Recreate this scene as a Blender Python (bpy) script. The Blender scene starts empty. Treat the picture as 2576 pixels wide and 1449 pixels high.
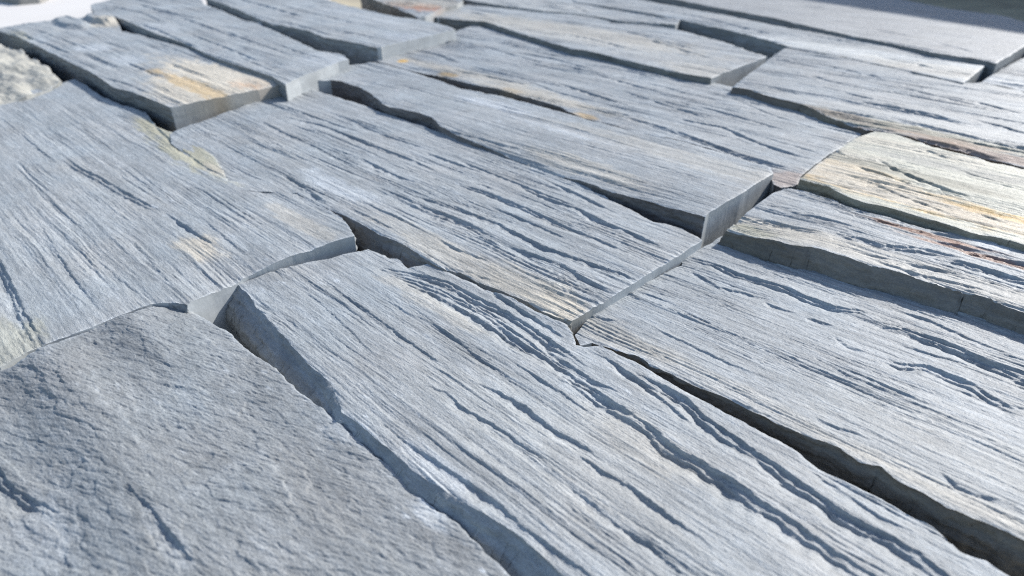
import bpy, math
import numpy as np

# ------------------------------------------------------------------ camera, light, exposure
H = 0.20                                  # camera height above the mean level of the stone faces
FPX, CX, CY = 1587.0, 1288.0, 724.5       # measured on a 2576 px wide view of the photograph
PITCH = math.radians(32.2)
scene = bpy.context.scene
cam = bpy.data.cameras.new("camera"); cam_o = bpy.data.objects.new("camera", cam)
scene.collection.objects.link(cam_o); scene.camera = cam_o
cam.sensor_width = 36.0; cam.lens = 36.0 * FPX / 2576.0
cam.clip_start = 0.01; cam.clip_end = 200.0
cam_o.location = (0, 0, H); cam_o.rotation_euler = (math.radians(90) - PITCH, 0, 0)
cam.dof.use_dof = True; cam.dof.focus_distance = 0.335; cam.dof.aperture_fstop = 8.5

HEAD = math.radians(46.8)                 # heading of the grain on the ground
U = np.array([math.sin(HEAD), -math.cos(HEAD)]); V = np.array([-U[1], U[0]])
ROTZ = math.atan2(U[1], U[0])
SUN_EL = math.radians(35.0); SUN_AZ = math.radians(11.0)     # azimuth: turn from +V towards +U
sd = V * math.cos(SUN_AZ) + U * math.sin(SUN_AZ)
sun = bpy.data.lights.new("sun", 'SUN'); sun.energy = 4.2; sun.angle = math.radians(0.53); sun.color = (1.0, 0.97, 0.93)
sun_o = bpy.data.objects.new("sun", sun); scene.collection.objects.link(sun_o)
sx, sy, sz = sd[0] * math.cos(SUN_EL), sd[1] * math.cos(SUN_EL), math.sin(SUN_EL)
sun_o.rotation_euler = (math.pi / 2 - SUN_EL, 0, math.atan2(sx, -sy) if False else math.atan2(sy, sx) + math.pi / 2)
sun_o.location = (sx * 3, sy * 3, sz * 3)
w = bpy.data.worlds.new("World"); scene.world = w; w.use_nodes = True
nt = w.node_tree; bg = nt.nodes['Background']; sky = nt.nodes.new('ShaderNodeTexSky')
sky.sky_type = 'NISHITA'; sky.sun_disc = False
sky.sun_elevation = SUN_EL; sky.sun_rotation = math.atan2(sx, sy)
nt.links.new(sky.outputs[0], bg.inputs[0]); bg.inputs[1].default_value = 0.135
vs = scene.view_settings
scene.cycles.use_denoising = False
scene.cycles.filter_width = 1.15
vs.view_transform = 'Standard'; vs.look = 'None'; vs.exposure = 0.60; vs.gamma = 1.0
vs.use_curve_mapping = False

# ------------------------------------------------------------------ noise
def _h(ix, iy, seed):
    n = (ix.astype(np.int64) * 374761393 + iy.astype(np.int64) * 668265263 + seed * 2147483647) & 0xffffffff
    n = ((n ^ (n >> 13)) * 1274126177) & 0xffffffff
    return (n ^ (n >> 16)) & 0xffffffff

def gn(x, y, seed=0):
    """gradient noise, about -1..1"""
    x = np.asarray(x, np.float64); y = np.asarray(y, np.float64)
    xi = np.floor(x); yi = np.floor(y); xf = x - xi; yf = y - yi
    u = xf * xf * xf * (xf * (xf * 6 - 15) + 10); v = yf * yf * yf * (yf * (yf * 6 - 15) + 10)
    def g(dx, dy):
        a = _h(xi + dx, yi + dy, seed) * (2 * math.pi / 4294967296.0)
        return np.cos(a) * (xf - dx) + np.sin(a) * (yf - dy)
    a = g(0, 0); b = g(1, 0); c = g(0, 1); d = g(1, 1)
    return ((a + (b - a) * u) * (1 - v) + (c + (d - c) * u) * v) * 1.5

def fbm(x, y, seed=0, o=4, gain=0.5):
    s = 0; a = 1; t = 0
    for i in range(o):
        s = s + a * gn(x * 2 ** i, y * 2 ** i, seed + 17 * i); t += a; a *= gain
    return s / t

def sst(e0, e1, x):
    t = np.clip((x - e0) / (e1 - e0), 0, 1); return t * t * (3 - 2 * t)

# ------------------------------------------------------------------ picture point -> place on a stone's face
def ray(x, y):
    dx, dy, dz = (x - CX) / FPX, -(y - CY) / FPX, -1.0
    a = math.radians(90) - PITCH; c, s = math.cos(a), math.sin(a)
    return np.array([dx, dy * c - dz * s, dy * s + dz * c])

def hit(x, y, z):
    r = ray(x, y)
    if r[2] > -0.02: r[2] = -0.02
    t = (z - H) / r[2]
    p = r[:2] * t
    return np.array([p @ U, p @ V])

class Face:
    """mean surface of a stone: a tilted plane with a few broad swells or dips"""
    def __init__(s, cpx, z0, du=0., dv=0., bumps=()):
        s.z0, s.du, s.dv = z0, du, dv; s.c = hit(cpx[0], cpx[1], z0); s.b = []
        for (bx, by, dz, ru, rv) in bumps:
            s.b.append((s.px(bx, by), dz, ru, rv))
    def z(s, u, v):
        r = s.z0 + s.du * (u - s.c[0]) + s.dv * (v - s.c[1])
        for (p, dz, ru, rv) in s.b:
            r = r + dz * np.exp(-((u - p[0]) / ru) ** 2 - ((v - p[1]) / rv) ** 2)
        return r
    def px(s, x, y):
        z = s.z0
        for _ in range(12):
            p = hit(x, y, z); z = 0.5 * z + 0.5 * float(s.z(p[0], p[1]))
        return hit(x, y, z)

# ------------------------------------------------------------------ materials
def mat(name): 
    m = bpy.data.materials.new(name); m.use_nodes = True; return m, m.node_tree, m.node_tree.nodes['Principled BSDF']

def slate_material(name, bump_u=0.25, grain=1.0, rough=0.56):
    m, t, p = mat(name); N = t.nodes.new; L = t.links.new
    tc = N('ShaderNodeTexCoord'); oi = N('ShaderNodeObjectInfo')
    off = N('ShaderNodeVectorMath'); off.operation = 'SCALE'; off.inputs[0].default_value = (3.1, 5.7, 2.3)
    L(oi.outputs['Random'], off.inputs['Scale'])
    add = N('ShaderNodeVectorMath'); add.operation = 'ADD'; L(tc.outputs['Object'], add.inputs[0]); L(off.outputs[0], add.inputs[1])
    def mapped(s):
        k = N('ShaderNodeMapping'); k.inputs['Scale'].default_value = s; L(add.outputs[0], k.inputs['Vector']); return k.outputs[0]
    def noise(vec, scale, det=4, rgh=0.6):
        n = N('ShaderNodeTexNoise'); n.inputs['Scale'].default_value = scale; n.inputs['Detail'].default_value = det
        n.inputs['Roughness'].default_value = rgh; L(vec, n.inputs['Vector']); return n.outputs['Fac']
    streak = noise(mapped((bump_u, 1, 1)), 420, 5, 0.65)
    streak2 = noise(mapped((bump_u * 0.35, 1, 1)), 130, 4, 0.6)
    grit = noise(mapped((0.7, 1, 1)), 1500, 3, 0.7)
    patch = noise(mapped((0.6, 1, 1)), 28, 5, 0.6)
    at = N('ShaderNodeAttribute'); at.attribute_name = 'tint'
    def mr(f, a, b, lo=0.3, hi=0.7):
        k = N('ShaderNodeMapRange'); L(f, k.inputs['Value']); k.inputs['From Min'].default_value = lo
        k.inputs['From Max'].default_value = hi; k.inputs['To Min'].default_value = a; k.inputs['To Max'].default_value = b
        return k.outputs[0]
    def mul(a, b):
        k = N('ShaderNodeMath'); k.operation = 'MULTIPLY'; L(a, k.inputs[0]); L(b, k.inputs[1]); return k.outputs[0]
    f = mul(mul(mr(streak, 0.78, 1.18), mr(streak2, 0.86, 1.12)), mul(mr(grit, 0.76, 1.24), mr(patch, 0.88, 1.12)))
    sc = N('ShaderNodeVectorMath'); sc.operation = 'SCALE'; L(at.outputs['Color'], sc.inputs[0]); L(f, sc.inputs['Scale'])
    L(sc.outputs[0], p.inputs['Base Color'])
    L(mr(grit, rough - 0.12, rough + 0.15), p.inputs['Roughness'])
    p.inputs['Specular IOR Level'].default_value = 0.42
    b1 = N('ShaderNodeBump'); b1.inputs['Strength'].default_value = 0.9; b1.inputs['Distance'].default_value = 0.00070 * grain
    L(streak, b1.inputs['Height'])
    b2 = N('ShaderNodeBump'); b2.inputs['Strength'].default_value = 0.8; b2.inputs['Distance'].default_value = 0.00030 * grain
    L(grit, b2.inputs['Height']); L(b1.outputs[0], b2.inputs['Normal']); L(b2.outputs[0], p.inputs['Normal'])
    return m

SPLIT = slate_material('split_slate')
SCALY = slate_material('scaly_slate', 0.4, 0.5)
ROUGH = slate_material('rough_weathered_stone', 0.8, 0.8, 0.75)

# sawn ends: smooth, with slanted saw marks
def sawn_material():
    m, t, p = mat('sawn_slate'); N = t.nodes.new; L = t.links.new
    tc = N('ShaderNodeTexCoord'); at = N('ShaderNodeAttribute'); at.attribute_name = 'tint'
    mp = N('ShaderNodeMapping'); mp.inputs['Rotation'].default_value = (math.radians(35), 0, 0); mp.inputs['Scale'].default_value = (1, 1, 0.35)
    L(tc.outputs['Object'], mp.inputs['Vector'])
    n = N('ShaderNodeTexNoise'); n.inputs['Scale'].default_value = 500; n.inputs['Detail'].default_value = 3; L(mp.outputs[0], n.inputs['Vector'])
    n2 = N('ShaderNodeTexNoise'); n2.inputs['Scale'].default_value = 60; n2.inputs['Detail'].default_value = 5; L(tc.outputs['Object'], n2.inputs['Vector'])
    mu = N('ShaderNodeMath'); mu.operation = 'MULTIPLY_ADD'; L(n.outputs['Fac'], mu.inputs[0]); mu.inputs[1].default_value = 0.25; mu.inputs[2].default_value = 0.60
    m2 = N('ShaderNodeMath'); m2.operation = 'MULTIPLY_ADD'; L(n2.outputs['Fac'], m2.inputs[0]); m2.inputs[1].default_value = 0.5; L(mu.outputs[0], m2.inputs[2])
    sc = N('ShaderNodeVectorMath'); sc.operation = 'SCALE'; L(at.outputs['Color'], sc.inputs[0]); L(m2.outputs[0], sc.inputs['Scale'])
    L(sc.outputs[0], p.inputs['Base Color']); p.inputs['Roughness'].default_value = 0.6
    b = N('ShaderNodeBump'); b.inputs['Strength'].default_value = 0.6; b.inputs['Distance'].default_value = 0.0002
    L(n.outputs['Fac'], b.inputs['Height']); L(b.outputs[0], p.inputs['Normal'])
    return m
SAWN = sawn_material()

# ------------------------------------------------------------------ stone builder
SLATE = np.array([0.281, 0.299, 0.306])
CREAM = np.array([0.46, 0.42, 0.345]); OCHRE = np.array([0.49, 0.315, 0.105]); RUST = np.array([0.24, 0.105, 0.05])
OLIVE = np.array([0.335, 0.325, 0.25]); PALE = np.array([0.44, 0.47, 0.49]); GREY = np.array([0.36, 0.365, 0.35]); BROWN = np.array([0.085, 0.074, 0.063])

def seg_dist(P, A, B):
    d = B - A; L2 = max(d @ d, 1e-12)
    t = np.clip(((P - A) @ d) / L2, 0, 1); Q = A + t[:, None] * d
    return np.hypot(*(P - Q).T), Q

def poly_nearest(P, poly):
    best = np.full(len(P), 1e9); Q = np.zeros_like(P); I = np.zeros(len(P), int)
    for i in range(len(poly)):
        d, q = seg_dist(P, poly[i], poly[(i + 1) % len(poly)])
        m = d < best; best[m] = d[m]; Q[m] = q[m]; I[m] = i
    return best, Q, I

def inside(P, poly):
    x, y = P[:, 0], P[:, 1]; r = np.zeros(len(P), bool); n = len(poly); j = n - 1
    for i in range(n):
        xi, yi = poly[i]; xj, yj = poly[j]
        c = ((yi > y) != (yj > y)) & (x < (xj - xi) * (y - yi) / ((yj - yi) if abs(yj - yi) > 1e-12 else 1e-12) + xi)
        r ^= c; j = i
    return r

def refine(poly, step, amp, seed, is_end):
    """split long edges; wander a little (more on the split long sides than on the sawn ends)"""
    out = []
    n = len(poly)
    for i in range(n):
        a, b = poly[i], poly[(i + 1) % n]; L = np.hypot(*(b - a)); k = max(1, int(L / step))
        nrm = np.array([-(b - a)[1], (b - a)[0]]) / max(L, 1e-9)
        am = amp * (0.15 if is_end(a, b) else 1.0)
        for j in range(k):
            t = j / k; p = a + (b - a) * t
            wv = (float(gn(p[0] / 0.018, p[1] / 0.018, seed)) + 0.7 * float(gn(p[0] / 0.004, p[1] / 0.004, seed + 5)))
            if k == 1: out.append(p)
            else: out.append(p + nrm * am * wv * math.sin(math.pi * min(1, max(0, t))) ** 0.5 if j else p)
    return np.array(out)

def strata(u, v, seed, L, W, A, K=1.1, sharp=0.16, thr=0.0):
    """broken cleavage steps facing -v: a short steep rise, then a long gentle fall"""
    p = v / W + K * fbm(u / L, v / (W * 2.5), seed, 3) + 0.25 * gn(u / (L * 0.25), v / W, seed + 3)
    f = p - np.floor(p)
    s = np.where(f < sharp, sst(0, 1, f / sharp), 1 - (f - sharp) / (1 - sharp))
    m = sst(thr - 0.25, thr + 0.35, fbm(u / (L * 0.8), v / (W * 1.3), seed + 40, 2))
    return A * (s - 0.5) * m

def terrace(h, q, soft):
    k = h / q; f = k - np.floor(k)
    return q * (np.floor(k) + sst(1 - soft, 1, f) * 0.85 + 0.15 * f)

def make_stone(name, label, outline, face, ledges=(), stains=(), res=0.0006, seed=1, kind='split', rel=1.0, fine=1.0,
               base=-0.028, wall_tint=None, tone=1.0, wander=0.0007, group='grey slate cladding stones laid out in rows', extra=None,
               big=1.0, material=None, lean=0.35, cat='stone'):
    F = face
    poly = np.array([F.px(x, y) for x, y in outline])
    def is_end(a, b):
        d = np.abs(b - a); return d[1] > d[0] * 1.1
    poly = refine(poly, 0.0022, wander, seed, is_end)
    if np.sum(poly[:, 0] * np.roll(poly[:, 1], -1) - np.roll(poly[:, 0], -1) * poly[:, 1]) < 0: poly = poly[::-1]
    lo, hi = poly.min(0), poly.max(0)
    ru, rv = res * 1.5, res
    nu, nv = int((hi[0] - lo[0]) / ru) + 4, int((hi[1] - lo[1]) / rv) + 4
    uu, vv = np.meshgrid(lo[0] - 1.5 * ru + np.arange(nu) * ru, lo[1] - 1.5 * rv + np.arange(nv) * rv, indexing='ij')
    P = np.stack([uu.ravel(), vv.ravel()], 1)
    I2 = np.zeros((nu, nv), bool); us = lo[0] - 1.5 * ru + np.arange(nu) * ru; v0 = lo[1] - 1.5 * rv
    pa, pb = poly, np.roll(poly, -1, 0)
    for i in range(nu):                                    # scan fill, column by column
        m = (pa[:, 0] > us[i]) != (pb[:, 0] > us[i])
        cr = np.sort(pa[m, 1] + (pb[m, 1] - pa[m, 1]) * (us[i] - pa[m, 0]) / (pb[m, 0] - pa[m, 0]))
        for k in range(0, len(cr) - 1, 2):
            I2[i, max(0, math.ceil((cr[k] - v0) / rv)):max(0, math.floor((cr[k + 1] - v0) / rv) + 1)] = True
    cell = I2[:-1, :-1] | I2[1:, :-1] | I2[:-1, 1:] | I2[1:, 1:]
    # only cells with at least two inside corners; the outside corners snap on to the outline
    cnt = I2[:-1, :-1].astype(int) + I2[1:, :-1] + I2[:-1, 1:] + I2[1:, 1:]
    cell = cnt >= 2
    idx = np.arange(nu * nv).reshape(nu, nv)
    fc = np.stack([idx[:-1, :-1], idx[1:, :-1], idx[1:, 1:], idx[:-1, 1:]], -1)[cell]
    used = np.zeros(nu * nv, bool); used[fc.ravel()] = True
    # boundary edges
    e = np.concatenate([fc[:, [0, 1]], fc[:, [1, 2]], fc[:, [2, 3]], fc[:, [3, 0]]])
    key = np.minimum(e[:, 0], e[:, 1]).astype(np.int64) * (nu * nv) + np.maximum(e[:, 0], e[:, 1])
    _, inv, c = np.unique(key, return_inverse=True, return_counts=True)
    be = e[c[inv] == 1]
    bv = np.unique(be)
    # distance to the outline for used vertices, cheaply: coarse polygon is fine
    ui = np.nonzero(used)[0]
    Pu = P[ui]
    st8 = 8
    Pc = np.stack([uu[::st8, ::st8].ravel(), vv[::st8, ::st8].ravel()], 1)
    dc, _, _ = poly_nearest(Pc, poly[::3]); dc = dc.reshape(uu[::st8, ::st8].shape)
    gi, gj = ui // nv, ui % nv
    dist = dc[gi // st8, gj // st8]
    sel = dist < 0.009 + st8 * max(ru, rv)
    d2, q2, s2 = poly_nearest(Pu[sel], poly[::2]); dist = dist.copy(); dist[sel] = d2
    Q = Pu.copy()
    sl = np.nonzero(sel)[0]; sl = sl[d2 < 0.0008 + 2 * max(ru, rv)]
    d3, q3, s3 = poly_nearest(Pu[sl], poly); dist[sl] = d3; Q[sl] = q3
    lut = np.full(nu * nv, -1); lut[ui] = np.arange(len(ui))
    onb = np.zeros(len(ui), bool); onb[lut[bv]] = True
    Pu = Pu.copy(); Pu[onb] = Q[onb]; dist[onb] = 0
    u, v = Pu[:, 0], Pu[:, 1]
    # ---- relief
    z = F.z(u, v)
    wv = v + 0.0013 * gn(u / 0.05, v / 0.02, seed + 900) + 0.0003 * gn(u / 0.011, v / 0.006, seed + 901)
    if kind == 'split':
        rv_ = 0.12 + 1.15 * sst(-0.25, 0.45, fbm(u / 0.13, v / 0.022, seed + 77, 2))
        z = z + 0.0009 * big * fbm(u / 0.14, v / 0.035, seed + 5, 2)
        # flaking: a long-grained field cut into flat terraces with crisp ragged edges
        tf_ = fbm(u / 0.210, wv / 0.0080, seed + 7, 5, 0.50) + 0.05 * gn(u / 0.003, wv / 0.0016, seed + 8)
        z = z + rel * (0.25 + 0.8 * rv_) * terrace(tf_ * 0.0019, 0.00052, 0.12)
        tf2 = fbm(u / 0.110, wv / 0.0022, seed + 9, 4, 0.55)
        z = z + rel * fine * rv_ * terrace(tf2 * 0.00085, 0.00026, 0.22)
        # long hairline splits
        z = z + rel * fine * (0.4 + rv_) * strata(u, wv, seed + 3, 0.150, 0.0056, 0.00048, 0.7, 0.07, 0.0)
        z = z + rel * fine * (0.4 + rv_) * strata(u, wv, seed + 4, 0.070, 0.0020, 0.00028, 0.8, 0.18, -0.05)
        z = z + (0.00019 * fbm(u / 0.0022, v / 0.0011, seed + 6, 3, 0.7)) * fine
    elif kind == 'scaly':
        a = math.radians(-24); ur, vr = u * math.cos(a) - wv * math.sin(a), u * math.sin(a) + wv * math.cos(a)
        z = z + rel * strata(ur, vr, seed + 2, 0.03, 0.009, 0.00035, 1.4, 0.2, 0.1)
        z = z + rel * terrace(0.0006 * fbm(ur / 0.018, vr / 0.004, seed + 9, 4, 0.55), 0.00030, 0.3)
        z = z + rel * strata(ur, vr, seed + 3, 0.012, 0.0026, 0.00026, 1.3, 0.25, 0.0)
        z = z + rel * strata(ur, vr, seed + 4, 0.0045, 0.0016, 0.00020, 1.4, 0.35, -0.2)
        z = z + 0.0012 * fbm(u / 0.07, v / 0.05, seed + 5, 3)
        z = z + 0.00011 * fbm(ur / 0.003, vr / 0.0014, seed + 6, 3, 0.6) + 0.42 * terrace(0.0040 * fbm(ur / 0.07, vr / 0.035, seed + 12, 5, 0.42), 0.0011, 0.12)
    else:
        z = z + 0.009 * fbm(u / 0.075, v / 0.03, seed + 5, 5, 0.42)
    crack = np.zeros(len(u))
    lds = []
    for pts, dep, wid, rec in ledges:
        q = np.array([F.px(x, y) for x, y in pts])
        if np.ptp(q[:, 0]) < 0.045: dep *= 0.5; wid *= 0.6
        if dep > 0.0021:                       # a high ledge breaks down in thinner sheets
            lds.append((q, dep * .58, wid * .55, rec)); q2 = q.copy(); q2[:, 1] -= wid * 0.75; q2[1:-1, 1] += 0.0008 * np.sin(np.arange(len(q) - 2) * 2.3 + dep * 9e3)
            lds.append((q2, dep * .52, wid * .55, rec))
        else: lds.append((q, dep, wid, rec))
    for li, (q, dep, wid, rec) in enumerate(lds):
        o = np.argsort(q[:, 0]); q = q[o]
        m = (u > q[0, 0] - 0.004) & (u < q[-1, 0] + 0.004) & (v > q[:, 1].min() - wid - rec - 0.01) & (v < q[:, 1].max() + rec + 0.01)
        if not m.any(): continue
        um, vm = u[m], v[m]
        vk = np.interp(um, q[:, 0], q[:, 1]) + 0.0006 * fbm(um / 0.012, vm * 0, seed + 200 + li, 3) + 0.00045 * gn(um / 0.0022, vm / 0.002, seed + 300 + li) + 0.0004 * gn(um / 0.0052, vm * 0, seed + 350 + li)
        span = q[-1, 0] - q[0, 0]; tp = min(0.3 * span, 0.03)
        tap = np.clip((um - q[0, 0]) / tp, 0, 1) * np.clip((q[-1, 0] - um) / tp, 0, 1)
        tap = tap ** 0.6 * np.clip(0.8 + 0.55 * gn(um / 0.022, um * 0, seed + 400 + li) + 0.35 * gn(um / 0.007, um * 0, seed + 420 + li), 0.1, 1.4)
        wl = wid * (0.75 + 0.45 * gn(um / 0.015, um * 0 + 3, seed + 500 + li)) * np.maximum(tap, 0.25)
        d = vm - vk
        drop = (1 - (1 - np.clip(-d / wl, 0, 1)) ** 2.0) * (1 - sst(0, 1, (-d - wl) / rec))
        rise = 0.22 * np.where(d > 0, 1 - sst(0, 1, d / rec), np.maximum(0, 1 - sst(0, 1, -d / (wl * .5))))
        rag = 1 + min(0.35, 0.0007 / dep) * fbm(um / 0.016, vm / 0.002, seed + 600 + li, 4, 0.6) * np.where(d < 0, 1, 0) * (drop > 0.02)
        slope = (1 - np.abs(2 * drop - 1)) * 0.8 + 0.35 * drop
        vein = 1 - np.abs(fbm(um / 0.013, vm / 0.0022, seed + 700 + li, 4, 0.6)) * 3.0
        z[m] += dep * tap * (rise - drop * rag) + np.minimum(dep, 0.0025) * 0.22 * tap * slope * np.clip(vein, -0.5, 0.8)
    if extra is not None: z = z + extra(u, v, F)
    # worn and chipped rim
    chip = np.clip(0.5 + fbm(u / 0.008, v / 0.008, seed + 50, 3), 0.05, 1.4)
    z = z - (0.0005 * chip) * np.exp(-dist / (0.0004 + 0.0009 * chip)) - 0.0012 * np.clip(gn(u / 0.02, v / 0.02, seed + 51), 0, 1) * np.exp(-dist / 0.004)
    # ---- colour: slate, mineral stains, rim painted paler for chalky dust and caught light
    n = len(u)
    var = fbm(u / 0.09, v / 0.035, seed + 60, 4)[:, None]; st = fbm(u / 0.05, v / 0.0028, seed + 61, 3)[:, None]
    col = SLATE * tone * (1 + 0.12 * var + 0.12 * st)
    col = col * (1 + np.array([0.026, 0.0, -0.02]) * (2 * fbm(u / 0.06, v / 0.05, seed + 62, 3)[:, None]))
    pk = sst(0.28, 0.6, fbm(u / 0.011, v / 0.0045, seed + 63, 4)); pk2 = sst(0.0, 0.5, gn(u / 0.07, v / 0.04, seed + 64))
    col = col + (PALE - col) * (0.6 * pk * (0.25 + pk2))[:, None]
    for (sx_, sy_, lu, lv, cc, k) in stains:
        c0 = F.px(sx_, sy_)
        a = (u - c0[0]) / lu + 0.5 * fbm(u / 0.025, v / 0.012, seed + 70, 3); b = (v - c0[1]) / lv + 0.7 * fbm(u / 0.02, v / 0.006, seed + 71, 4)
        g = sst(0.12, 0.62, np.exp(-(a * a + b * b)) * (1 + 0.7 * fbm(u / 0.03, v / 0.0022, seed + 72, 4))) * k
        col = col + (cc - col) * np.clip(g, 0, 1)[:, None]
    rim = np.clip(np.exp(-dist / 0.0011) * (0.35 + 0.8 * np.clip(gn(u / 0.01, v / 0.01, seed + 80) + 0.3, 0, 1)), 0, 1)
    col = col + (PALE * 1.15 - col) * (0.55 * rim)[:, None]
    # ---- walls
    NL = 26
    bl = lut[bv]; nb = len(bl)
    # outward normal at border vertices from border edges (edges run counter-clockwise round the faces)
    nrm = np.zeros((len(ui), 2)); ea, eb = lut[be[:, 0]], lut[be[:, 1]]
    ed = Pu[eb] - Pu[ea]; en = np.stack([ed[:, 1], -ed[:, 0]], 1)
    np.add.at(nrm, ea, en); np.add.at(nrm, eb, en)
    for _ in range(3):
        sm = nrm.copy(); np.add.at(sm, ea, nrm[eb]); np.add.at(sm, eb, nrm[ea]); nrm = sm
    nl = np.hypot(nrm[:, 0], nrm[:, 1]); nl[nl < 1e-12] = 1; nrm = nrm / nl[:, None]
    wn = nrm[bl]; longside = np.abs(wn[:, 1]) > 0.75
    bmap = np.full(len(ui), -1); bmap[bl] = np.arange(nb)
    zt = z[bl]
    WV, WC = [], []
    wt = SLATE * 0.9 if wall_tint is None else wall_tint
    for k in range(NL):
        t = (k / (NL - 1)) ** 1.25; zz = zt * (1 - t) + base * t
        s = u[bl] * 1.0 + v[bl] * 0.9
        dep = zt - zz
        rough = (0.0014 * fbm(s / 0.022, zz / 0.005, seed + 90, 4) + terrace(0.0016 * fbm(s / 0.035, zz / 0.0022, seed + 93, 3), 0.0005, 0.2) + 0.0007 * gn(s / 0.004, zz / 0.0016, seed + 91)) * min(1, k / 1.5)
        off = np.where(longside, rough + lean * np.minimum(dep, 0.012) * (wn[:, 1] < 0), -0.0002 * k / NL + 0.00005 * rough / 0.001)
        pos = Pu[bl] + wn * off[:, None]
        WV.append(np.column_stack([pos, zz]))
        bn = fbm(s / 0.03, zz / 0.008, seed + 92, 4)[:, None]
        cl = np.where(longside[:, None], wt * (1 + 0.35 * bn), SLATE * 1.4 * (1 + 0.12 * bn))
        for (sx_, sy_, lu, lv, cc, kk) in stains:
            c0 = F.px(sx_, sy_); g = np.exp(-((u[bl] - c0[0]) / lu) ** 2 - ((v[bl] - c0[1]) / lv) ** 2) * kk * 0.8
            cl = cl + (cc * 0.7 - cl) * np.clip(g, 0, 1)[:, None]
        WC.append(cl)
    WV = np.concatenate(WV); WC = np.concatenate(WC)
    nt_ = len(ui); fa, fb = bmap[ea], bmap[eb]
    wf = []
    for k in range(NL - 1):
        a0 = nt_ + k * nb; a1 = nt_ + (k + 1) * nb
        wf.append(np.stack([a0 + fb, a0 + fa, a1 + fa, a1 + fb], 1))
    wf = np.concatenate(wf)
    tf = lut[fc]
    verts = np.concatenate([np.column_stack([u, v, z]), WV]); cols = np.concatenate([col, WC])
    org = np.array([u.mean(), v.mean(), base]); verts = verts - org
    faces = np.concatenate([tf, wf]).astype(np.int32)
    me = bpy.data.meshes.new(name)
    me.vertices.add(len(verts)); me.vertices.foreach_set('co', verts.astype(np.float32).ravel())
    me.loops.add(faces.size); me.loops.foreach_set('vertex_index', faces.ravel())
    me.polygons.add(len(faces)); me.polygons.foreach_set('loop_start', np.arange(0, faces.size, 4, dtype=np.int32))
    me.polygons.foreach_set('loop_total', np.full(len(faces), 4, np.int32))
    me.update(calc_edges=True)
    me.polygons.foreach_set('use_smooth', np.ones(len(faces), bool))
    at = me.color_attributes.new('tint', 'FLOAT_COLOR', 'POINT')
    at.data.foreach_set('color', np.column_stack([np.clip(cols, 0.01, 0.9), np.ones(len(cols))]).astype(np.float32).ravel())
    me.materials.append(material or {'split': SPLIT, 'scaly': SCALY}.get(kind, ROUGH)); me.materials.append(SAWN)
    mi = np.zeros(len(faces), np.int32); es = ~(longside[fa] | longside[fb])
    mi[len(tf):] = np.tile(es.astype(np.int32), NL - 1)
    if kind == 'rough': mi[:] = 0
    me.polygons.foreach_set('material_index', mi)
    me.validate(); me.update()
    o = bpy.data.objects.new(name, me); scene.collection.objects.link(o)
    ow = U * org[0] + V * org[1]; o.location = (ow[0], ow[1], org[2]); o.rotation_euler = (0, 0, ROTZ)
    o['label'] = label; o['category'] = cat
    if group: o['group'] = group
    return o

NM = 'slate_stone'
G = 'grey slate cladding stones laid out in rows'

# ------------------------------------------------------------------ setting
def sheet(name, x0, x1, y0, y1, z, m, kind='structure', label=None, cat=None):
    me = bpy.data.meshes.new(name); nx, ny = 60, 60
    xs = np.linspace(x0, x1, nx); ys = np.linspace(y0, y1, ny)
    vs_ = [(x, y, 0) for x in xs for y in ys]
    fs = [(i * ny + j, (i + 1) * ny + j, (i + 1) * ny + j + 1, i * ny + j + 1) for i in range(nx - 1) for j in range(ny - 1)]
    me.from_pydata(vs_, [], fs); me.materials.append(m)
    o = bpy.data.objects.new(name, me); scene.collection.objects.link(o); o.location.z = z
    if kind: o['kind'] = kind
    if label: o['label'] = label; o['category'] = cat
    return o

def rough_ground(name, c1, c2, scale, bump):
    m, t, p = mat(name); N = t.nodes.new; L = t.links.new
    tc = N('ShaderNodeTexCoord'); n = N('ShaderNodeTexNoise'); n.inputs['Scale'].default_value = scale; n.inputs['Detail'].default_value = 8
    L(tc.outputs['Object'], n.inputs['Vector'])
    r = N('ShaderNodeValToRGB'); r.color_ramp.elements[0].position = 0.35; r.color_ramp.elements[1].position = 0.65
    r.color_ramp.elements[0].color = (*c1, 1); r.color_ramp.elements[1].color = (*c2, 1)
    L(n.outputs['Fac'], r.inputs[0]); L(r.outputs[0], p.inputs['Base Color']); p.inputs['Roughness'].default_value = 0.85
    b = N('ShaderNodeBump'); b.inputs['Distance'].default_value = bump; L(n.outputs['Fac'], b.inputs['Height']); L(b.outputs[0], p.inputs['Normal'])
    return m
sheet('ground', -60, 60, -20, 120, -0.075, rough_ground('grey_ground', (0.30, 0.26, 0.19), (0.42, 0.37, 0.26), 9, 0.006))

# ------------------------------------------------------------------ stones
def P(s): 
    a = [float(x) for x in s.replace(';', ' ').replace(',', ' ').split()]
    return [(a[i], a[i + 1]) for i in range(0, len(a), 2)]
def Lg(s, dep=1.2, wid=2.2, rec=9.0): return (P(s), dep / 1000, wid / 1000, rec / 1000)

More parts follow.
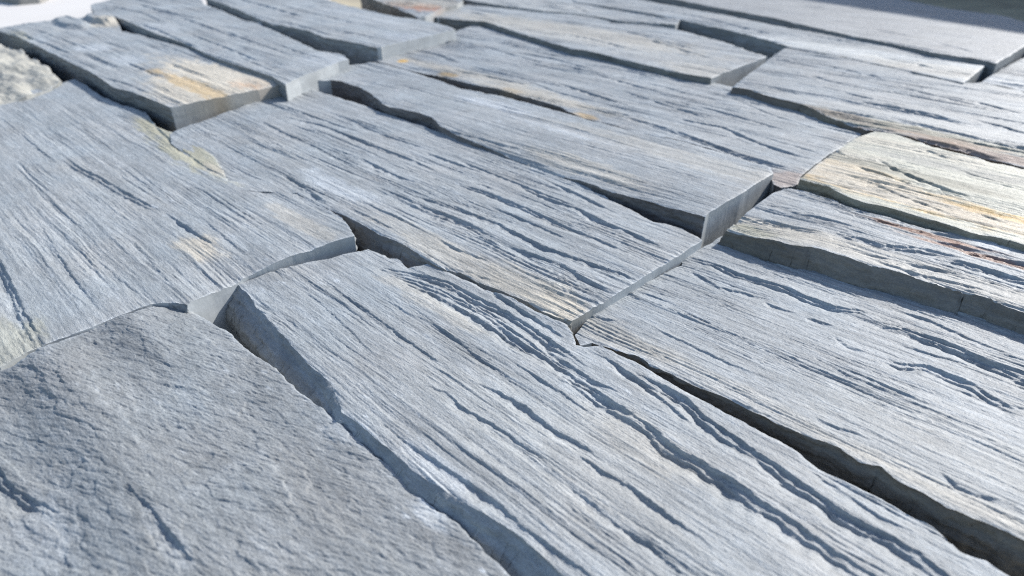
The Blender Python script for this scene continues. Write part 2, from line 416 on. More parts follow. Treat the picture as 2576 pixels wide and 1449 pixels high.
# near left: smooth scaly stone
make_stone(NM, 'smooth scaly blue grey stone with cracks, nearest at the bottom left', P('''-260,1010 -60,940 20,920 67,888 133,860 233,823 333,783 383,764 470,768 533,810 573,833 627,883 683,920
 733,966 773,996 813,1023 859,1067 902,1106 942,1146 992,1179 1039,1219 1052,1243 1099,1283 1136,1306 1179,1349 1219,1386 1286,1449
 1380,1560 1180,1700 300,1800 -500,1700'''),
 Face((560, 1100), -0.001, -0.02, -0.02, [(0, 1300, -0.003, 0.05, 0.03), (100, 880, 0.0068, 0.12, 0.018), (330, 800, 0.0058, 0.07, 0.018)]),
 [Lg('-60,1120 0,1179 20,1206 43,1233 83,1253 117,1266 150,1290', 2.4, 3, 12), Lg('320,1215 345,1240 375,1270 400,1303 433,1340 455,1366 483,1409', 1.6, 2.6, 9),
  Lg('700,1253 730,1280 760,1306', .7, 1.2, 4), Lg('673,1363 700,1368 735,1390 760,1400', .8, 1.4, 4), Lg('190,900 213,908 235,910 262,903', .5, .9, 3),
  Lg('400,1265 440,1290 500,1310', .4, 1, 4), Lg('160,1380 172,1420 180,1449', .7, 1.5, 5), Lg('30,916 75,912 105,935 120,965', 1.6, 2.2, 5)],
 [(90, 1350, .02, .012, PALE, .25), (560, 1200, .004, .02, PALE, .12), (420, 1350, .02, .004, PALE, .25), (860, 1080, .012, .008, PALE, .3), (1080, 1290, .01, .004, PALE, .5)],
 res=0.00034, seed=11, kind='scaly', tone=0.75)

# left big stone
make_stone(NM, 'broad grey stone with fine steep grain and an olive stained right edge', P('''-160,262 0,240 67,228 130,213 187,198 217,213 253,240 300,260 367,283 393,317 427,330 467,343 510,368
 545,400 573,452 640,462 690,470 747,483 800,513 859,546 884,578 892,592 820,612 733,643 680,666 623,694 600,708 533,736 470,766 430,760 385,761 333,780 233,820 133,857 67,885 0,924 -60,940 -260,1005 -420,900 -330,500'''),
 Face((400, 500), 0.0055, 0.0, 0.0, [(892, 590, .002, .03, .03), (600, 705, -0.004, .03, .02)]),
 [Lg('167,397 200,420 250,443 300,473 367,510 410,533', 2.2, 4.5, 12), Lg('417,536 467,566 500,590 535,612', 1.6, 2.4, 8), Lg('0,293 50,333 93,370 143,410', .8, 1.3, 6),
  Lg('-10,630 33,716 67,790 110,860 128,885', 2.2, 4, 12), Lg('300,440 350,470 430,520', .6, 1, 5), Lg('500,540 560,590 620,640', .7, 1.2, 6), Lg('210,620 300,700 380,760', .6, 1.1, 6),
  Lg('100,560 180,690 250,780', .7, 1.2, 6), Lg('330,600 400,680 450,735', .6, 1.1, 6), Lg('560,500 640,550 700,590', .7, 1.2, 5), Lg('375,300 450,370 520,420 575,447', 1.0, 2, 6)],
 [(480, 385, .075, .016, OLIVE, 1.0), (390, 320, .04, .012, OLIVE, 1.0), (545, 425, .02, .006, CREAM, .6), (500, 620, .022, .011, CREAM, .75), (-10, 870, .03, .02, OLIVE, .55), (760, 560, .05, .008, CREAM, .4), (450, 340, .03, .006, OLIVE, .8)],
 res=0.0005, seed=23, rel=0.64, big=0.6)

# centre bottom big stone
make_stone(NM, 'long grey stone with deep rough folds, lying centre to bottom right', P('''597,713 680,683 747,665 859,640 926,625 950,633 976,646 1006,653 1026,672 1076,664 1122,680 1192,712 1219,724 1259,738 1336,775 1392,803 1426,815
 1440,843 1448,866 1469,872 1512,868 1542,882 1609,915 1659,945 1717,979 1757,999 1834,1043 1924,1089 1990,1126 2050,1169 2134,1213 2217,1253 2284,1293
 2350,1326 2417,1383 2484,1409 2544,1449 2800,1600 2900,1750 1900,1900 1700,1700 1540,1560 1426,1449 1392,1419 1342,1376 1292,1333 1229,1296 1192,1276 1112,1226 1066,1199 992,1139 959,1113 892,1056 859,1036
 833,963 767,906 713,843 677,806 643,770 625,740'''),
 Face((1200, 1000), 0.001, 0.0, 0.0, [(620, 740, -0.001, .03, .03), (1330, 775, 0.0016, .06, .008)]),
 [Lg('960,672 1000,680 1060,690 1130,708 1200,745 1280,786 1350,830 1420,878 1480,925', 2.6, 3.4, 9), Lg('975,684 1040,702 1110,726 1170,756 1245,797 1315,846 1390,900 1440,930', 2.4, 3.2, 8),
  Lg('1010,708 1080,730 1150,768 1230,812 1300,862 1380,915', 2.0, 3.4, 8), Lg('1250,820 1330,868 1420,925 1500,980 1590,1040', 1.8, 3.0, 6), Lg('1150,730 1200,760 1260,800 1290,818', 1.2, 1.6, 3), Lg('1185,692 1230,722 1300,770 1380,820 1420,850', 1.6, 2.6, 5),
  Lg('1350,860 1420,905 1500,960 1560,985', 1.8, 4, 6), Lg('1409,940 1459,965 1526,1000 1592,1040 1642,1075 1676,1105 1717,1135 1760,1156 1794,1179 1827,1196 1884,1233 1917,1263 1967,1289 2010,1316 2050,1349 2117,1393 2184,1433 2300,1510', 3.0, 4.6, 12),
  Lg('1590,930 1650,960 1730,999 1767,1043 1834,1089 1884,1123 1950,1166 2017,1213 2084,1259 2134,1293 2184,1319 2250,1353 2317,1393 2367,1433 2450,1500', 3.2, 4.2, 8),
  Lg('1480,880 1540,905 1620,960 1700,1030 1760,1075', 1.6, 2.4, 5),
  Lg('1066,966 1126,986 1159,1019 1192,1039 1219,1056 1236,1063 1326,1126 1359,1146 1409,1196', 1.1, 1.5, 6), Lg('1426,1213 1476,1253 1559,1319 1626,1359 1717,1436 1760,1470', 1.0, 1.5, 6),
  Lg('1180,955 1209,966 1259,986 1326,1023 1359,1053 1409,1089 1476,1126 1526,1166', 1.4, 1.9, 7), Lg('1559,1193 1609,1243 1659,1283 1717,1319 1800,1380', 1.3, 1.9, 6),
  Lg('1450,1140 1520,1185 1600,1230 1700,1310 1760,1350', 1.0, 1.4, 5),
  Lg('959,1056 1009,1099 1059,1133 1109,1166 1176,1209 1252,1263 1309,1316 1359,1356 1432,1406 1492,1449 1540,1490', 1.2, 1.8, 6),
  Lg('627,730 660,760 700,795', 1.0, 2.0, 5), Lg('713,796 735,810 755,828', .8, 1.5, 4), Lg('800,690 860,735 930,790 1000,850', .6, 1.0, 5), Lg('870,740 950,800 1060,880 1150,940', .8, 1.1, 5),
  Lg('760,720 850,800 950,900', .5, .9, 5), Lg('1050,780 1130,840 1250,930 1330,985 1400,1040', .7, 1.0, 5), Lg('1280,905 1340,940 1420,990 1500,1040', .8, 1.2, 5),
  Lg('2040,1180 2120,1235 2200,1290 2300,1340', 1.8, 2.6, 5), Lg('1950,1260 2060,1330 2150,1390', .9, 1.2, 5)],
 [(1080, 760, .05, .006, CREAM, .35), (1350, 1100, .08, .02, GREY, .4), (1090, 1170, .02, .007, PALE, .45), (1620, 1110, .03, .012, CREAM, .25)],
 res=0.00036, seed=37, rel=0.64, big=0.45, lean=1.0)

# right big stone
make_stone(NM, 'wide grey stone with many dark split hollows, reaching the right edge below the centre', P('''1446,843 1476,800 1502,770 1566,737 1642,701 1717,663 1717,650 1784,613 1824,587 1884,603 1984,638 2050,668 2150,701 2250,735 2350,765 2484,801
 2576,834 2760,895 2960,1000 2900,1300 2760,1440 2576,1353 2517,1326 2450,1303 2384,1276 2324,1239 2267,1213 2217,1173 2160,1159 2100,1119 2017,1089 1950,1063 1850,1009
 1737,964 1692,940 1636,920 1609,896 1576,890 1526,873 1490,862 1460,868'''),
 Face((2000, 900), 0.003, 0.028, 0.0, [(1470, 850, -0.002, .02, .02)]),
 [Lg('1717,676 1750,686 1794,712 1830,740', 2.0, 3.6, 6), Lg('1777,616 1817,626 1850,640 1895,660', 2.0, 2.8, 5), Lg('1734,646 1800,663 1867,690 1917,703 1984,723 2034,746 2100,770 2167,780 2214,808', 3.0, 3.4, 7),
  Lg('2210,812 2267,823 2317,840 2367,856 2415,876 2450,893 2517,923 2576,950 2650,985', 3.0, 4.0, 8), Lg('1805,720 1867,733 1935,752', 2.0, 3.0, 5), Lg('1925,758 1977,778 2004,786', 1.6, 2.4, 4),
  Lg('2030,798 2060,805 2098,818', 1.8, 3.2, 4), Lg('2100,846 2134,873 2178,884', 1.4, 2.6, 4), Lg('2230,901 2267,914 2334,918 2400,943 2450,966 2500,1000 2560,1030', 2.8, 4.5, 8),
  Lg('2367,966 2450,992 2500,1013 2576,1026 2650,1040', 1.2, 1.6, 5), Lg('1897,983 1930,995 1967,1009', .9, 1.3, 4), Lg('2044,1046 2110,1076 2157,1089 2190,1108', 1.2, 1.8, 4),
  Lg('2360,1183 2410,1219 2460,1243 2515,1251 2576,1280', 1.5, 2.6, 5), Lg('2250,860 2340,890 2400,905 2470,930', 1.2, 1.6, 4), Lg('1960,690 2050,720 2120,748', 1.0, 1.4, 4),
  Lg('1860,620 1960,665 2100,720 2180,755', .9, 1.1, 4), Lg('2000,655 2120,700 2240,750', .8, 1.1, 4), Lg('2250,780 2330,800 2440,850 2560,900', .9, 1.3, 5),
  Lg('1460,790 1500,795 1560,808', 1.6, 2.6, 5), Lg('1700,770 1800,820 1900,860', .6, .9, 4), Lg('1600,800 1700,850 1850,920 1950,960', .6, .8, 4), Lg('2050,900 2150,950 2300,1010', .7, 1.0, 4),
  Lg('2340,746 2420,790 2520,830 2600,870', 1.0, 1.5, 5)],
 [(1700, 905, .08, .004, CREAM, .25), (2100, 1100, .10, .006, GREY, .4), (2420, 1270, .07, .008, CREAM, .4), (1560, 850, .03, .01, CREAM, .3), (2450, 1150, .07, .02, GREY, .45)],
 res=0.0004, seed=41, rel=0.74, big=0.45, wall_tint=BROWN * 0.9, lean=0.15)

# second from right edge
make_stone(NM, 'dark streaked stone with thick brown side, directly below the yellow stained stone', P('''1827,580 1880,530 1950,483 1985,470 2034,481 2084,497 2150,522 2250,547 2350,581 2484,596 2514,616 2576,625 2760,680 2900,780 2900,930 2760,850
 2576,783 2517,763 2467,743 2350,713 2267,686 2150,653 2067,626 1984,613 1904,600'''),
 Face((2250, 620), 0.0155, 0.0, 0.0, [(1840, 570, -0.006, .03, .05)]),
 [Lg('1990,534 2050,543 2100,556 2150,572', 3.0, 3.0, 7), Lg('1867,548 1934,553 2000,570 2070,582', 2.6, 3.0, 7), Lg('2094,586 2167,596 2217,613 2317,623 2417,648', 2.8, 3.4, 7),
  Lg('2350,643 2417,656 2500,680 2567,700 2650,720', 3.0, 3.6, 7), Lg('2284,578 2350,583 2420,598', 2.6, 3, 5), Lg('2350,603 2410,613 2482,635', 2.6, 3.6, 6), Lg('2410,626 2484,640 2576,662 2650,680', 2.6, 3.6, 6),
  Lg('1900,510 1960,520 2040,530', 1.0, 1.4, 5), Lg('2150,540 2250,562 2330,575', 1.2, 1.6, 5), Lg('2100,620 2200,640 2330,670 2460,700', 1.2, 1.6, 5), Lg('2200,655 2300,685 2450,720 2560,755', 1.2, 1.6, 5), Lg('2050,600 2150,625 2240,650', 1.0, 1.4, 4)],
 [(1980, 590, .08, .012, CREAM, .6), (2200, 640, .12, .012, CREAM, .4), (1860, 575, .025, .008, OLIVE, .8), (2330, 587, .04, .003, RUST, .8), (2500, 650, .05, .004, RUST, .75), (2500, 612, .012, .010, PALE, .8), (2450, 740, .1, .02, GREY, .5)],
 res=0.00055, seed=53, rel=1.15, big=0.8, wall_tint=BROWN * .65, wander=0.0012, lean=0.5, base=-0.03)

# yellow stone
make_stone(NM, 'cream and yellow ochre stained stone with grey streaks at the right edge', P('''2012,449 2060,410 2134,357 2160,343 2200,329 2240,333 2284,346 2384,377 2484,403 2576,427 2760,470 2900,560 2900,720 2760,660 2576,613 2517,596 2450,583 2350,553 2250,523 2150,500
 2084,468 2050,460'''),
 Face((2330, 460), 0.0200, 0.0, 0.0),
 [Lg('2080,365 2110,380 2140,397', 2, 2.4, 5), Lg('2210,400 2260,425 2330,455 2400,480 2440,490', 2.0, 3.4, 7), Lg('2150,415 2220,435 2300,470', 1.6, 2.4, 6), Lg('2250,397 2300,410 2380,430', 1.4, 2, 5),
  Lg('2400,420 2460,440 2530,460', 1.6, 2.2, 5), Lg('2280,360 2340,380 2420,410', 1.0, 1.5, 5), Lg('2450,530 2520,555 2600,580', 1.6, 2.6, 6), Lg('2130,440 2200,460 2300,500 2400,540', 1.2, 1.6, 5)],
 [(2330, 460, .40, .2, np.array([.41, .405, .335]), 1.0), (2270, 492, .14, .016, OCHRE * np.array([1, .98, .85]), 1.0), (2420, 530, .12, .010, OCHRE, .9), (2190, 462, .07, .013, OCHRE, .95), (2120, 420, .04, .015, OCHRE * 1.05, .6), (2160, 455, .06, .02, CREAM, .85), (2100, 400, .04, .03, CREAM, .6), (2400, 530, .1, .010, CREAM, .85), (2230, 360, .10, .014, CREAM, .55), (2300, 440, .06, .009, OLIVE * .55, .7), (2420, 425, .07, .010, GREY * .6, .55)],
 res=0.0007, seed=67, rel=1.0, big=0.8, wall_tint=BROWN * .75 + np.array([.005, .008, 0]), lean=0.12)

# centre stone
make_stone(NM, 'long finely ridged grey stone across the centre with cream dusted lower corner', P('''427,335 470,315 520,300 633,257 717,213 767,213 800,230 859,247 926,267 959,283 1059,313 1109,333 1145,341 1172,336 1226,352 1292,378 1409,424 1459,448
 1492,478 1576,520 1642,556 1717,573 1750,590 1767,604 1717,635 1592,713 1519,757 1439,806 1392,796 1336,763 1259,730 1199,710 1159,683 1119,676 1086,660 1070,650 1019,616 959,590 899,556 859,536
 800,513 747,483 680,482 600,478 540,450 480,400 430,360'''),
 Face((1100, 520), 0.0062, 0.0, 0.0, [(560, 420, -0.0030, .05, .03), (1240, 735, -0.0048, .075, .022)]),
 [Lg('950,470 1009,493 1076,523 1126,540 1186,563 1246,598', 2.2, 5.0, 9), Lg('1140,515 1176,533 1242,556 1309,590 1359,616 1426,640 1492,663 1559,683 1606,705', 1.9, 2.4, 6), Lg('1276,616 1359,643 1426,670 1492,710 1546,738', 1.6, 2.2, 5),
  Lg('1140,455 1226,483 1326,523 1426,570 1500,598', 2.2, 3.0, 6), Lg('1300,465 1359,490 1459,526 1526,560 1592,586 1665,620', 2.0, 2.6, 6), Lg('972,337 1000,345 1035,355', 1, 1.4, 5), Lg('1072,383 1159,413 1209,432', 1.4, 2.2, 6),
  Lg('909,397 992,437 1049,459', 1.7, 3.0, 6), Lg('1186,460 1215,463 1245,476', 1.4, 3, 5), Lg('717,293 800,310 892,345 960,370', 1.2, 2.0, 6), Lg('859,333 926,360 1026,397 1100,430', 1.4, 2.0, 6),
  Lg('700,260 780,290 860,318 900,330', 1.0, 1.6, 5), Lg('650,300 720,335 800,370 880,410', 1.0, 1.8, 6), Lg('880,300 960,335 1060,370', 1.0, 1.6, 5), Lg('1150,400 1250,440 1350,480 1450,520', 1.3, 1.8, 5),
  Lg('1350,440 1440,480 1560,540', 1.4, 1.8, 5), Lg('1240,520 1340,560 1450,610', 1.2, 1.6, 5), Lg('1010,480 1090,505 1200,540', 1.0, 1.5, 5), Lg('1400,560 1500,600 1640,660', 1.2, 1.6, 5),
  Lg('720,440 770,470 820,510', 1.6, 3.5, 8), Lg('880,520 930,545 1000,580', .8, 1.2, 5), Lg('1100,600 1150,625 1240,660', .8, 1.2, 5), Lg('1125,672 1150,677 1195,687', 1.0, 1.6, 4), Lg('1195,690 1225,700 1260,712', 1.0, 1.6, 4)],
 [(1350, 745, .045, .016, CREAM, .6), (1430, 790, .03, .012, CREAM * 1.1, .8), (1150, 660, .05, .012, CREAM, .35), (850, 470, .045, .010, PALE, .6), (1060, 600, .05, .01, CREAM, .3), (700, 380, .06, .02, GREY, .2)],
 res=0.00048, seed=71, rel=0.85, big=0.6, wall_tint=np.array([.15, .145, .14]), lean=0.6)

# raised stone with the big sawn end
raised = make_stone(NM, 'raised pale grey stone ending in a tall sawn end face right of centre', P('''797,203 827,175 859,165 942,155 992,167 1059,187 1159,222 1259,240 1392,275 1469,297 1526,312 1717,355 1850,393 1934,418 1947,433 1905,460 1867,485 1784,534 1774,546
 1717,530 1636,506 1542,483 1459,452 1409,440 1292,397 1226,370 1159,343 1109,317 1086,293 1042,280 969,263 909,220 859,203 830,200'''),
 Face((1400, 370), 0.0165, 0.004, 0.0, [(1290, 410, -0.0125, .14, .04), (900, 190, -0.004, .08, .06)]),
 [Lg('1440,452 1475,462 1510,476 1560,495', 1.4, 2.0, 6), Lg('1292,395 1350,415 1409,438 1450,456', 1.4, 2.4, 6), Lg('1240,375 1300,392 1380,420', .8, 1.2, 5), Lg('1600,400 1700,430 1840,470', .6, 1.0, 5), Lg('1400,345 1500,370 1650,410', .6, 1.0, 5),
  Lg('1000,210 1100,240 1240,275', .6, 1.2, 5), Lg('1100,320 1200,345 1330,380', .8, 1.3, 5), Lg('1480,440 1580,470 1700,505', .6, 1.0, 4)],
 [(1700, 390, .14, .016, CREAM, .3), (1250, 265, .05, .01, PALE, .7), (1430, 330, .08, .008, PALE, .4), (1380, 400, .09, .02, GREY, .5), (1470, 420, .06, .01, CREAM, .45)],
 res=0.0006, seed=83, rel=0.55, big=0.35, wall_tint=np.array([.12, .115, .115]), lean=0.1)

# stone behind it
make_stone(NM, 'long grey striped stone with orange specks on its low left rim, behind the raised stone', P('''936,150 1000,128 1036,117 1099,97 1159,73 1192,63 1212,67 1259,80 1326,100 1426,123 1526,147 1626,167 1717,184 1800,208 1840,217 1884,223 1934,240 2017,260
 2084,293 2150,317 2180,328 2134,357 2075,395 2014,444 2007,463 1965,470 1947,465 1938,440 1934,416 1850,392 1717,352 1600,330 1526,308 1466,294 1409,267 1359,253 1259,223 1192,210 1136,197 1119,190 1059,183 992,166'''),
 Face((1500, 230), 0.0145, 0.0, 0.0, [(1980, 460, -0.003, .05, .03), (1000, 160, -0.003, .08, .04)]),
 [Lg('1030,120 1060,127 1109,137 1162,158', 2.6, 4.5, 8), Lg('1136,173 1192,183 1259,197 1325,212', 1.8, 2.6, 6), Lg('1402,208 1459,225 1526,246 1580,264', 2.0, 3, 6), Lg('1559,291 1626,308 1676,322 1720,345', 2.4, 3.6, 6),
  Lg('1700,298 1817,317 1917,360 2000,387 2055,402', 1.8, 2.4, 6), Lg('1680,322 1717,335 1784,358 1867,388 1934,407 2021,434', 3.2, 3.6, 7), Lg('1300,130 1400,150 1500,175', 1.2, 2, 6),
  Lg('1200,110 1300,140 1420,170', 1.2, 2, 6), Lg('1480,180 1600,215 1720,245', 1.2, 2, 6), Lg('1620,205 1720,232 1850,260', 1.0, 1.6, 5), Lg('1750,265 1850,290 1990,330', 1.2, 1.7, 5), Lg('1850,250 1950,290 2060,325', 1.0, 1.6, 5),
  Lg('1320,200 1400,230 1500,255', 1.1, 1.8, 5), Lg('1560,225 1700,270 1800,300', 1.2, 1.7, 5), Lg('1880,330 1980,360 2060,385', 1.0, 1.4, 5)],
 [(1180, 185, .13, .012, CREAM * .85, .6), (1015, 153, .008, .008, OCHRE, .95), (1130, 187, .016, .007, OCHRE, .6), (1290, 228, .014, .008, OCHRE, .65), (1465, 290, .016, .008, OCHRE, .55), (1350, 240, .1, .013, CREAM * .9, .7), (1980, 455, .02, .02, np.array([.3, .2, .15]), .5)],
 res=0.00075, seed=97, rel=1.0, big=0.8, wall_tint=np.array([.13, .125, .12]), lean=0.1)

# top left cream one with the nub
def nub(u, v, F):
    a = F.px(150, 62); b = F.px(268, 72); 
    r = 0
    for (x, y, h, ru, rv) in ((255, 52, .009, .05, .022), (180, 60, .006, .07, .02), (90, 78, .003, .07, .03)):
        p = F.px(x, y); dd = np.sqrt(((u - p[0]) / ru) ** 2 + ((v - p[1]) / rv) ** 2) + 0.25 * fbm(u / .03, v / .02, 5, 3)
        r = r + h * (1 - sst(0.6, 1.15, dd))
    return r
make_stone(NM, 'grey stone with a yellow stained sawn end and a knob at the top left corner', P('''-60,84 0,70 60,58 150,48 233,42 273,43 297,57 305,75 350,87 433,110 483,127 517,137 583,160 650,183 693,200 703,212 650,225 587,237 500,254 427,268
 380,248 333,230 283,217 240,187 187,160 110,123 40,90 0,78 -60,72'''),
 Face((400, 180), 0.019, 0.0, 0.0, [(300, 90, -0.002, .05, .05)]),
 [Lg('213,130 260,153 310,172', 2.4, 4.0, 9), Lg('427,157 455,167 483,177 527,194', 2.2, 4, 7), Lg('320,157 360,172 405,190', 1.8, 3, 7), Lg('60,88 120,110 180,135', 1.6, 3, 7), Lg('80,78 150,95 230,125', 1.2, 2, 6), Lg('250,190 320,210 380,235', 1.2, 2, 6), Lg('400,110 470,135 560,165', 1, 1.8, 6)],
 [(560, 200, .15, .030, CREAM * 1.1, 1.0), (470, 235, .10, .018, CREAM * 1.05, .9), (500, 222, .12, .012, np.array([.50, .37, .20]), .8), (640, 208, .03, .02, OCHRE * np.array([1.05, .95, 1.5]), .6), (430, 240, .05, .02, CREAM, .5), (620, 190, .08, .02, CREAM * 1.05, .8), (270, 60, .03, .025, CREAM, .75), (50, 90, .05, .01, OLIVE, .6), (230, 120, .03, .02, PALE, .6), (320, 150, .03, .02, PALE, .5)],
 res=0.0008, seed=101, rel=0.8, big=0.8, wall_tint=SLATE * .5, extra=nub, lean=0.1)

# boulder far left
make_stone('weathered_stone', 'lumpy cream weathered stone at the left edge, partly under the grey stones', P('''-300,150 -80,118 0,113 40,122 60,133 75,143 85,143 100,155 122,170 140,192 155,207 120,225 67,245 -20,262 -200,300 -400,260'''),
 Face((40, 190), 0.008, 0.0, 0.0, [(-20, 170, .006, .08, .05)]), [], [(0, 190, .3, .3, np.array([.36, .35, .305]), 1.0), (60, 200, .02, .02, GREY * .6, .5)],
 res=0.0011, seed=107, kind='rough', group=None, wander=0.004)

# top left long
make_stone(NM, 'blue grey striped stone with a pointed left corner beside the white surface', P('''227,13 232,10 273,0 300,-14 380,-60 450,-40 507,0 513,10 567,30 617,52 655,56 662,64 733,97 800,127 859,136 877,149 850,156 800,176 753,193 717,212
 683,190 600,163 517,133 467,107 400,87 330,58 290,42 250,38 238,30'''),
 Face((500, 90), 0.024, 0.0, 0.0),
 [Lg('283,17 320,22 367,33 420,58', 2.2, 4, 8), Lg('360,63 400,75 443,95 500,118', 1.6, 3, 7), Lg('450,40 520,65 600,95', 1.6, 3, 7), Lg('560,75 640,105 740,140', 1.4, 2.4, 7), Lg('480,85 560,115 660,155', 1.5, 2.6, 7),
  Lg('660,95 740,125 820,150', 1.2, 2, 6), Lg('350,10 430,32 520,50', 1.2, 2, 6), Lg('600,140 660,165 720,190', 1.2, 2, 6)],
 [(400, 70, .05, .02, PALE, .4), (820, 150, .04, .03, PALE, .5)],
 res=0.001, seed=113, rel=1.0, big=0.9, wall_tint=SLATE * .7, lean=0.1)

# top middle
make_stone(NM, 'grey stone with a short slanted sawn end, at the top left of centre', P('''560,-45 700,-40 859,10 976,37 1042,47 1100,58 1146,72 1100,84 1040,98 959,117 942,117 905,108 859,100 817,95 777,77 733,67 683,60 640,42 600,24 560,8 517,-6'''),
 Face((850, 50), 0.029, 0.0, 0.0),
 [Lg('600,-5 680,18 760,40', 2, 3, 8), Lg('700,10 800,35 900,60', 1.4, 2.4, 7), Lg('820,70 900,85 960,98', 1.4, 2.4, 7), Lg('700,50 780,70 840,90', 1.6, 3, 7)],
 [(1020, 95, .04, .02, PALE, .5), (900, 40, .12, .04, PALE, .3)],
 res=0.0012, seed=127, rel=0.8, big=0.8, wall_tint=SLATE * .7, lean=0.1)

# stone in front of the far row (with a sawn end)
make_stone(NM, 'pale stone tapering to a sawn end, in the far row right of centre', P('''1062,43 1089,33 1115,20 1142,13 1192,12 1259,20 1359,30 1476,37 1542,57 1626,62 1717,77 1850,113 1900,133 1930,141 1905,152 1860,168 1790,195
 1727,186 1692,177 1626,163 1576,150 1476,127 1442,123 1376,103 1292,77 1219,53 1159,50 1109,43'''),
 Face((1500, 90), 0.022, 0.0, 0.0),
 [Lg('1717,77 1760,82 1817,95 1905,130', 3.0, 5, 9), Lg('1620,95 1700,118 1800,150', 1.6, 3, 7), Lg('1180,30 1200,32 1230,40', 2, 4, 6), Lg('1400,80 1500,100 1620,130', 1.4, 2.6, 7), Lg('1560,75 1650,95 1750,125', 1.4, 2.4, 7)],
 [(1400, 75, .25, .05, CREAM * .9, .55), (1500, 110, .2, .03, GREY * 1.1, .5), (1780, 180, .06, .03, CREAM, .4)],
 res=0.0011, seed=131, rel=0.8, big=0.8, wall_tint=np.array([.13, .14, .135]), lean=0.1)

# right long stone
make_stone(NM, 'long ash grey stone with a rusty brown lower rim above the yellow stone', P('''1984,115 2100,137 2250,165 2424,208 2467,207 2520,216 2576,230 2760,275 2980,380 2980,560 2760,475 2576,420 2484,394 2384,368 2284,342 2200,326 2180,326 2150,315 2084,291 2017,260 1934,240 1884,223 1842,217
 1870,197 1905,170 1945,140'''),
 Face((2250, 260), 0.022, 0.0, 0.0, [(2400, 380, -0.006, .25, .03)]),
 [Lg('2140,252 2190,258 2234,266 2284,275 2350,287 2434,313', 3.0, 4.5, 9), Lg('2234,293 2317,311 2450,341 2576,371 2650,390', 2.8, 4.0, 8), Lg('1950,223 1990,230 2020,238', 1.6, 2.4, 6), Lg('2060,160 2150,180 2260,205', 1.2, 2, 6),
  Lg('2000,180 2100,205 2230,235', 1.2, 2, 6), Lg('2250,215 2360,240 2480,270', 1.2, 2, 6), Lg('2350,235 2450,255 2576,285', 1.2, 2, 6), Lg('2100,300 2180,315 2260,330', 2, 3, 6), Lg('2300,345 2400,365 2520,400', 2.2, 3, 6), Lg('2060,215 2160,240 2280,265', 1.2, 2, 6), Lg('2450,300 2520,315 2600,340', 1.6, 2.4, 6)],
 [(2120, 290, .10, .010, OLIVE * .9, .9), (2280, 325, .14, .012, OLIVE * .8, .85), (2500, 392, .10, .007, RUST * np.array([1.0, 1.1, 1.1]), .6), (2370, 350, .05, .005, RUST, .45), (2020, 270, .09, .010, np.array([.22, .18, .15]), .7), (2450, 330, .15, .02, GREY, .5)],
 res=0.00085, seed=139, rel=1.0, big=0.8, wall_tint=BROWN * 1.2, lean=0.3)

# strip above it
make_stone(NM, 'narrow pale strip stone under the dark joint, with a sawn end at the far right', P('''1420,-22 1560,-12 1640,4 1717,18 1850,43 1984,70 2017,76 2150,99 2350,133 2420,146 2490,155 2460,180 2424,208 2300,180 2150,148 2060,130 1984,117 1950,104 1850,79 1717,49 1600,27 1450,5'''),
 Face((2150, 120), 0.0235, 0.0, 0.0, [(1700, 40, .004, .3, .04)]),
 [Lg('1600,12 1700,30 1850,62 1960,90', 2.2, 4, 8), Lg('2010,84 2100,97 2200,115', 1.4, 2.4, 6), Lg('2200,140 2290,155 2400,182', 1.4, 2.4, 6), Lg('2250,125 2340,143 2430,160', 1.0, 2, 6)],
 [(2250, 145, .25, .03, PALE * np.array([1.05, 1.02, .96]), .7), (2400, 180, .1, .03, CREAM * 1.0, .4)],
 res=0.0011, seed=149, rel=0.8, big=0.8, wall_tint=SLATE * .65, lean=0.2)

# far right bright slab
make_stone(NM, 'broad smooth almost white slab at the top right corner', P('''1480,-70 1900,-60 2267,-2 2384,21 2517,38 2576,53 2640,70 2680,90 2640,108 2592,104 2574,118 2540,140 2507,158 2484,152 2350,131 2250,108 2150,91 2034,65 1950,45 1817,21 1717,1 1600,-20'''),
 Face((2250, 60), 0.029, 0.0, 0.0),
 [Lg('2190,72 2250,82 2300,92', 1.2, 2, 6), Lg('2200,98 2300,116 2400,135', 1.4, 2.6, 7), Lg('2350,105 2400,117 2470,135', 1.2, 2.4, 6)],
 [(2200, 50, .7, .3, np.array([.27, .28, .285]), 1.0)],
 res=0.0013, seed=151, rel=0.45, big=0.5, wall_tint=SLATE * .6, lean=0.1)

# at the right edge
make_stone(NM, 'dark streaked stone at the upper right edge, beside the narrow strip stone', P('''2468,205 2500,185 2530,168 2576,143 2650,112 2720,120 2850,180 2850,290 2700,262 2576,229 2520,215'''),
 Face((2600, 190), 0.018, 0.0, 0.0), [Lg('2520,190 2560,196 2620,210', 1.4, 2.4, 6), Lg('2540,175 2600,186 2650,196', 1.2, 2, 6)], [(2510, 205, .04, .02, PALE, .5)],
 res=0.0011, seed=157, rel=1.1, big=0.8, lean=0.1)

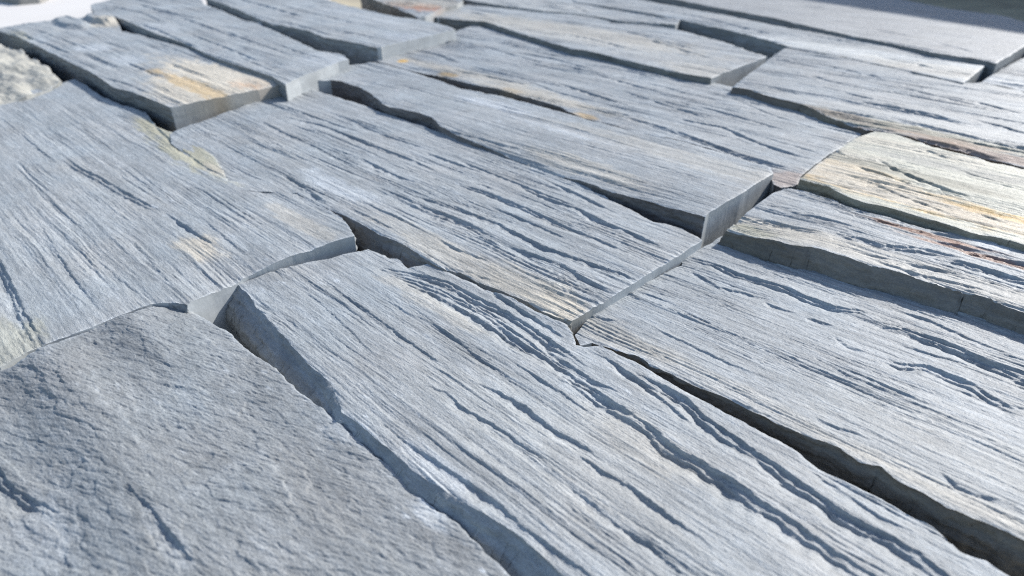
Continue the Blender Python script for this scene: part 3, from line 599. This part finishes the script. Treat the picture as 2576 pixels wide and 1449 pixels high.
# far row at the top edge
make_stone(NM, 'rust stained stone at the top edge behind the short sawn end', P('''905,-25 960,-40 1100,-30 1165,0 1150,10 1120,16 1095,28 1070,40 1050,43 1035,35 1000,20 960,5 925,-8'''),
 Face((1040, 10), 0.030, 0.0, 0.0), [Lg('1010,2 1035,8 1060,18', 2.4, 5, 8)], [(1050, 15, .07, .03, RUST * 1.6, .85), (1080, 5, .1, .05, CREAM * .7, .7), (1000, 8, .06, .03, CREAM, .5)],
 res=0.0014, seed=163, rel=1.6, big=1.2, lean=0.1, wall_tint=BROWN)
make_stone(NM, 'grey stone cut by the top edge at the centre, behind the pale tapering stone', P('''1120,-35 1300,-60 1450,-30 1620,5 1717,20 1717,45 1700,60 1640,58 1560,52 1500,40 1430,31 1359,26 1259,12 1190,2 1150,-8'''),
 Face((1400, 5), 0.024, 0.0, 0.0), [Lg('1300,5 1360,12 1430,20', 1.6, 3, 7), Lg('1440,14 1460,20 1480,30', 3, 6, 8), Lg('1500,15 1580,28 1680,48', 2, 4, 8)], [(1300, 5, .2, .06, GREY, .6)],
 res=0.0014, seed=167, rel=1.2, big=1, lean=0.1)

# ------------------------------------------------------------------ white board at the top left, with a stone beyond it
wm = rough_ground('white_board_surface', (0.55, 0.53, 0.50), (0.60, 0.58, 0.555), 3, 0.0005)
def slab(name, pts, z0, z1, m, label, cat):
    pts = [U * a + V * b for a, b in pts]
    n = len(pts); me = bpy.data.meshes.new(name)
    vs_ = [(*p, z0) for p in pts] + [(*p, z1) for p in pts]
    me.from_pydata(vs_, [], [tuple(range(n, 2 * n)), tuple(reversed(range(n)))] + [(i, (i + 1) % n, n + (i + 1) % n, n + i) for i in range(n)])
    me.materials.append(m); o = bpy.data.objects.new(name, me); scene.collection.objects.link(o)
    o['label'] = label; o['category'] = cat
    return o
slab('white_board', [(-8, -0.4), (-0.2, -0.5), (-0.2, 0.1), (-1.6, 1.0), (-3.4, 1.6), (-8, 2.0)], -0.072, -0.03, wm, 'bright white flat board under the stones at the top left', 'board')
make_stone('background_stone', 'blurred brown grey stone on the white board in the top left corner', P('''-60,-45 20,-75 110,-45 116,-22 95,-14 45,-10 20,-14 -20,-20'''),
 Face((50, -5), -0.01, 0, 0), [], [(40, 0, 1, 1, np.array([.34, .32, .28]), .9)], res=0.003, seed=171, kind='rough', group=None, base=-0.03)

# low wall standing beyond the picture: its shadow edge crosses the far right slab
a_, b_ = hit(2040, 0, 0.03), hit(2440, 62, 0.03)
d_ = (b_ - a_) / np.hypot(*(b_ - a_)); hw = 1.0
sh_ = np.array([math.sin(SUN_AZ), math.cos(SUN_AZ)]) * (hw - 0.03) / math.tan(SUN_EL)
n_ = np.array([-d_[1], d_[0]]); n_ = n_ if n_ @ sh_ > 0 else -n_
p_, q_ = a_ + sh_ - d_ * 2.5, b_ + sh_ + d_ * 2.5
slab('wall', [tuple(p_), tuple(q_), tuple(q_ + n_ * 0.15), tuple(p_ + n_ * 0.15)], -0.08, hw, rough_ground('render_grey', (0.30, 0.29, 0.27), (0.38, 0.37, 0.34), 12, 0.003), 'plain grey wall standing out of view beyond the far right slab', 'wall')

# tiny pale ring lying on the raised stone
def ring(px, py, z, R, r, stone):
    me = stone.data; co = np.empty(len(me.vertices) * 3, np.float32); me.vertices.foreach_get('co', co); co = co.reshape(-1, 3)
    so = np.array([stone.location.x, stone.location.y]); so = np.array([so @ U, so @ V])
    for _ in range(4):
        p = hit(px, py, z); k = np.argmin(np.hypot(co[:, 0] + so[0] - p[0], co[:, 1] + so[1] - p[1])); z = float(co[k, 2]) + stone.location.z
    p = hit(px, py, z); q = U * p[0] + V * p[1]
    me = bpy.data.meshes.new('pale_ring'); n, k = 24, 10
    vs_ = [((R + r * math.cos(b)) * math.cos(a), (R + r * math.cos(b)) * math.sin(a), r * math.sin(b)) for a in np.arange(n) * 2 * math.pi / n for b in np.arange(k) * 2 * math.pi / k]
    fs = [(i * k + j, ((i + 1) % n) * k + j, ((i + 1) % n) * k + (j + 1) % k, i * k + (j + 1) % k) for i in range(n) for j in range(k)]
    me.from_pydata(vs_, [], fs); m, t, b = mat('chalk_white'); b.inputs['Base Color'].default_value = (.8, .76, .76, 1); me.materials.append(m)
    o = bpy.data.objects.new('shell_ring', me); scene.collection.objects.link(o); o.location = (q[0], q[1], z + r * .5)
    o['label'] = 'tiny white ring shaped fleck lying on the raised pale stone'; o['category'] = 'fleck'
ring(997, 228, 0.014, 0.0010, 0.0004, raised)
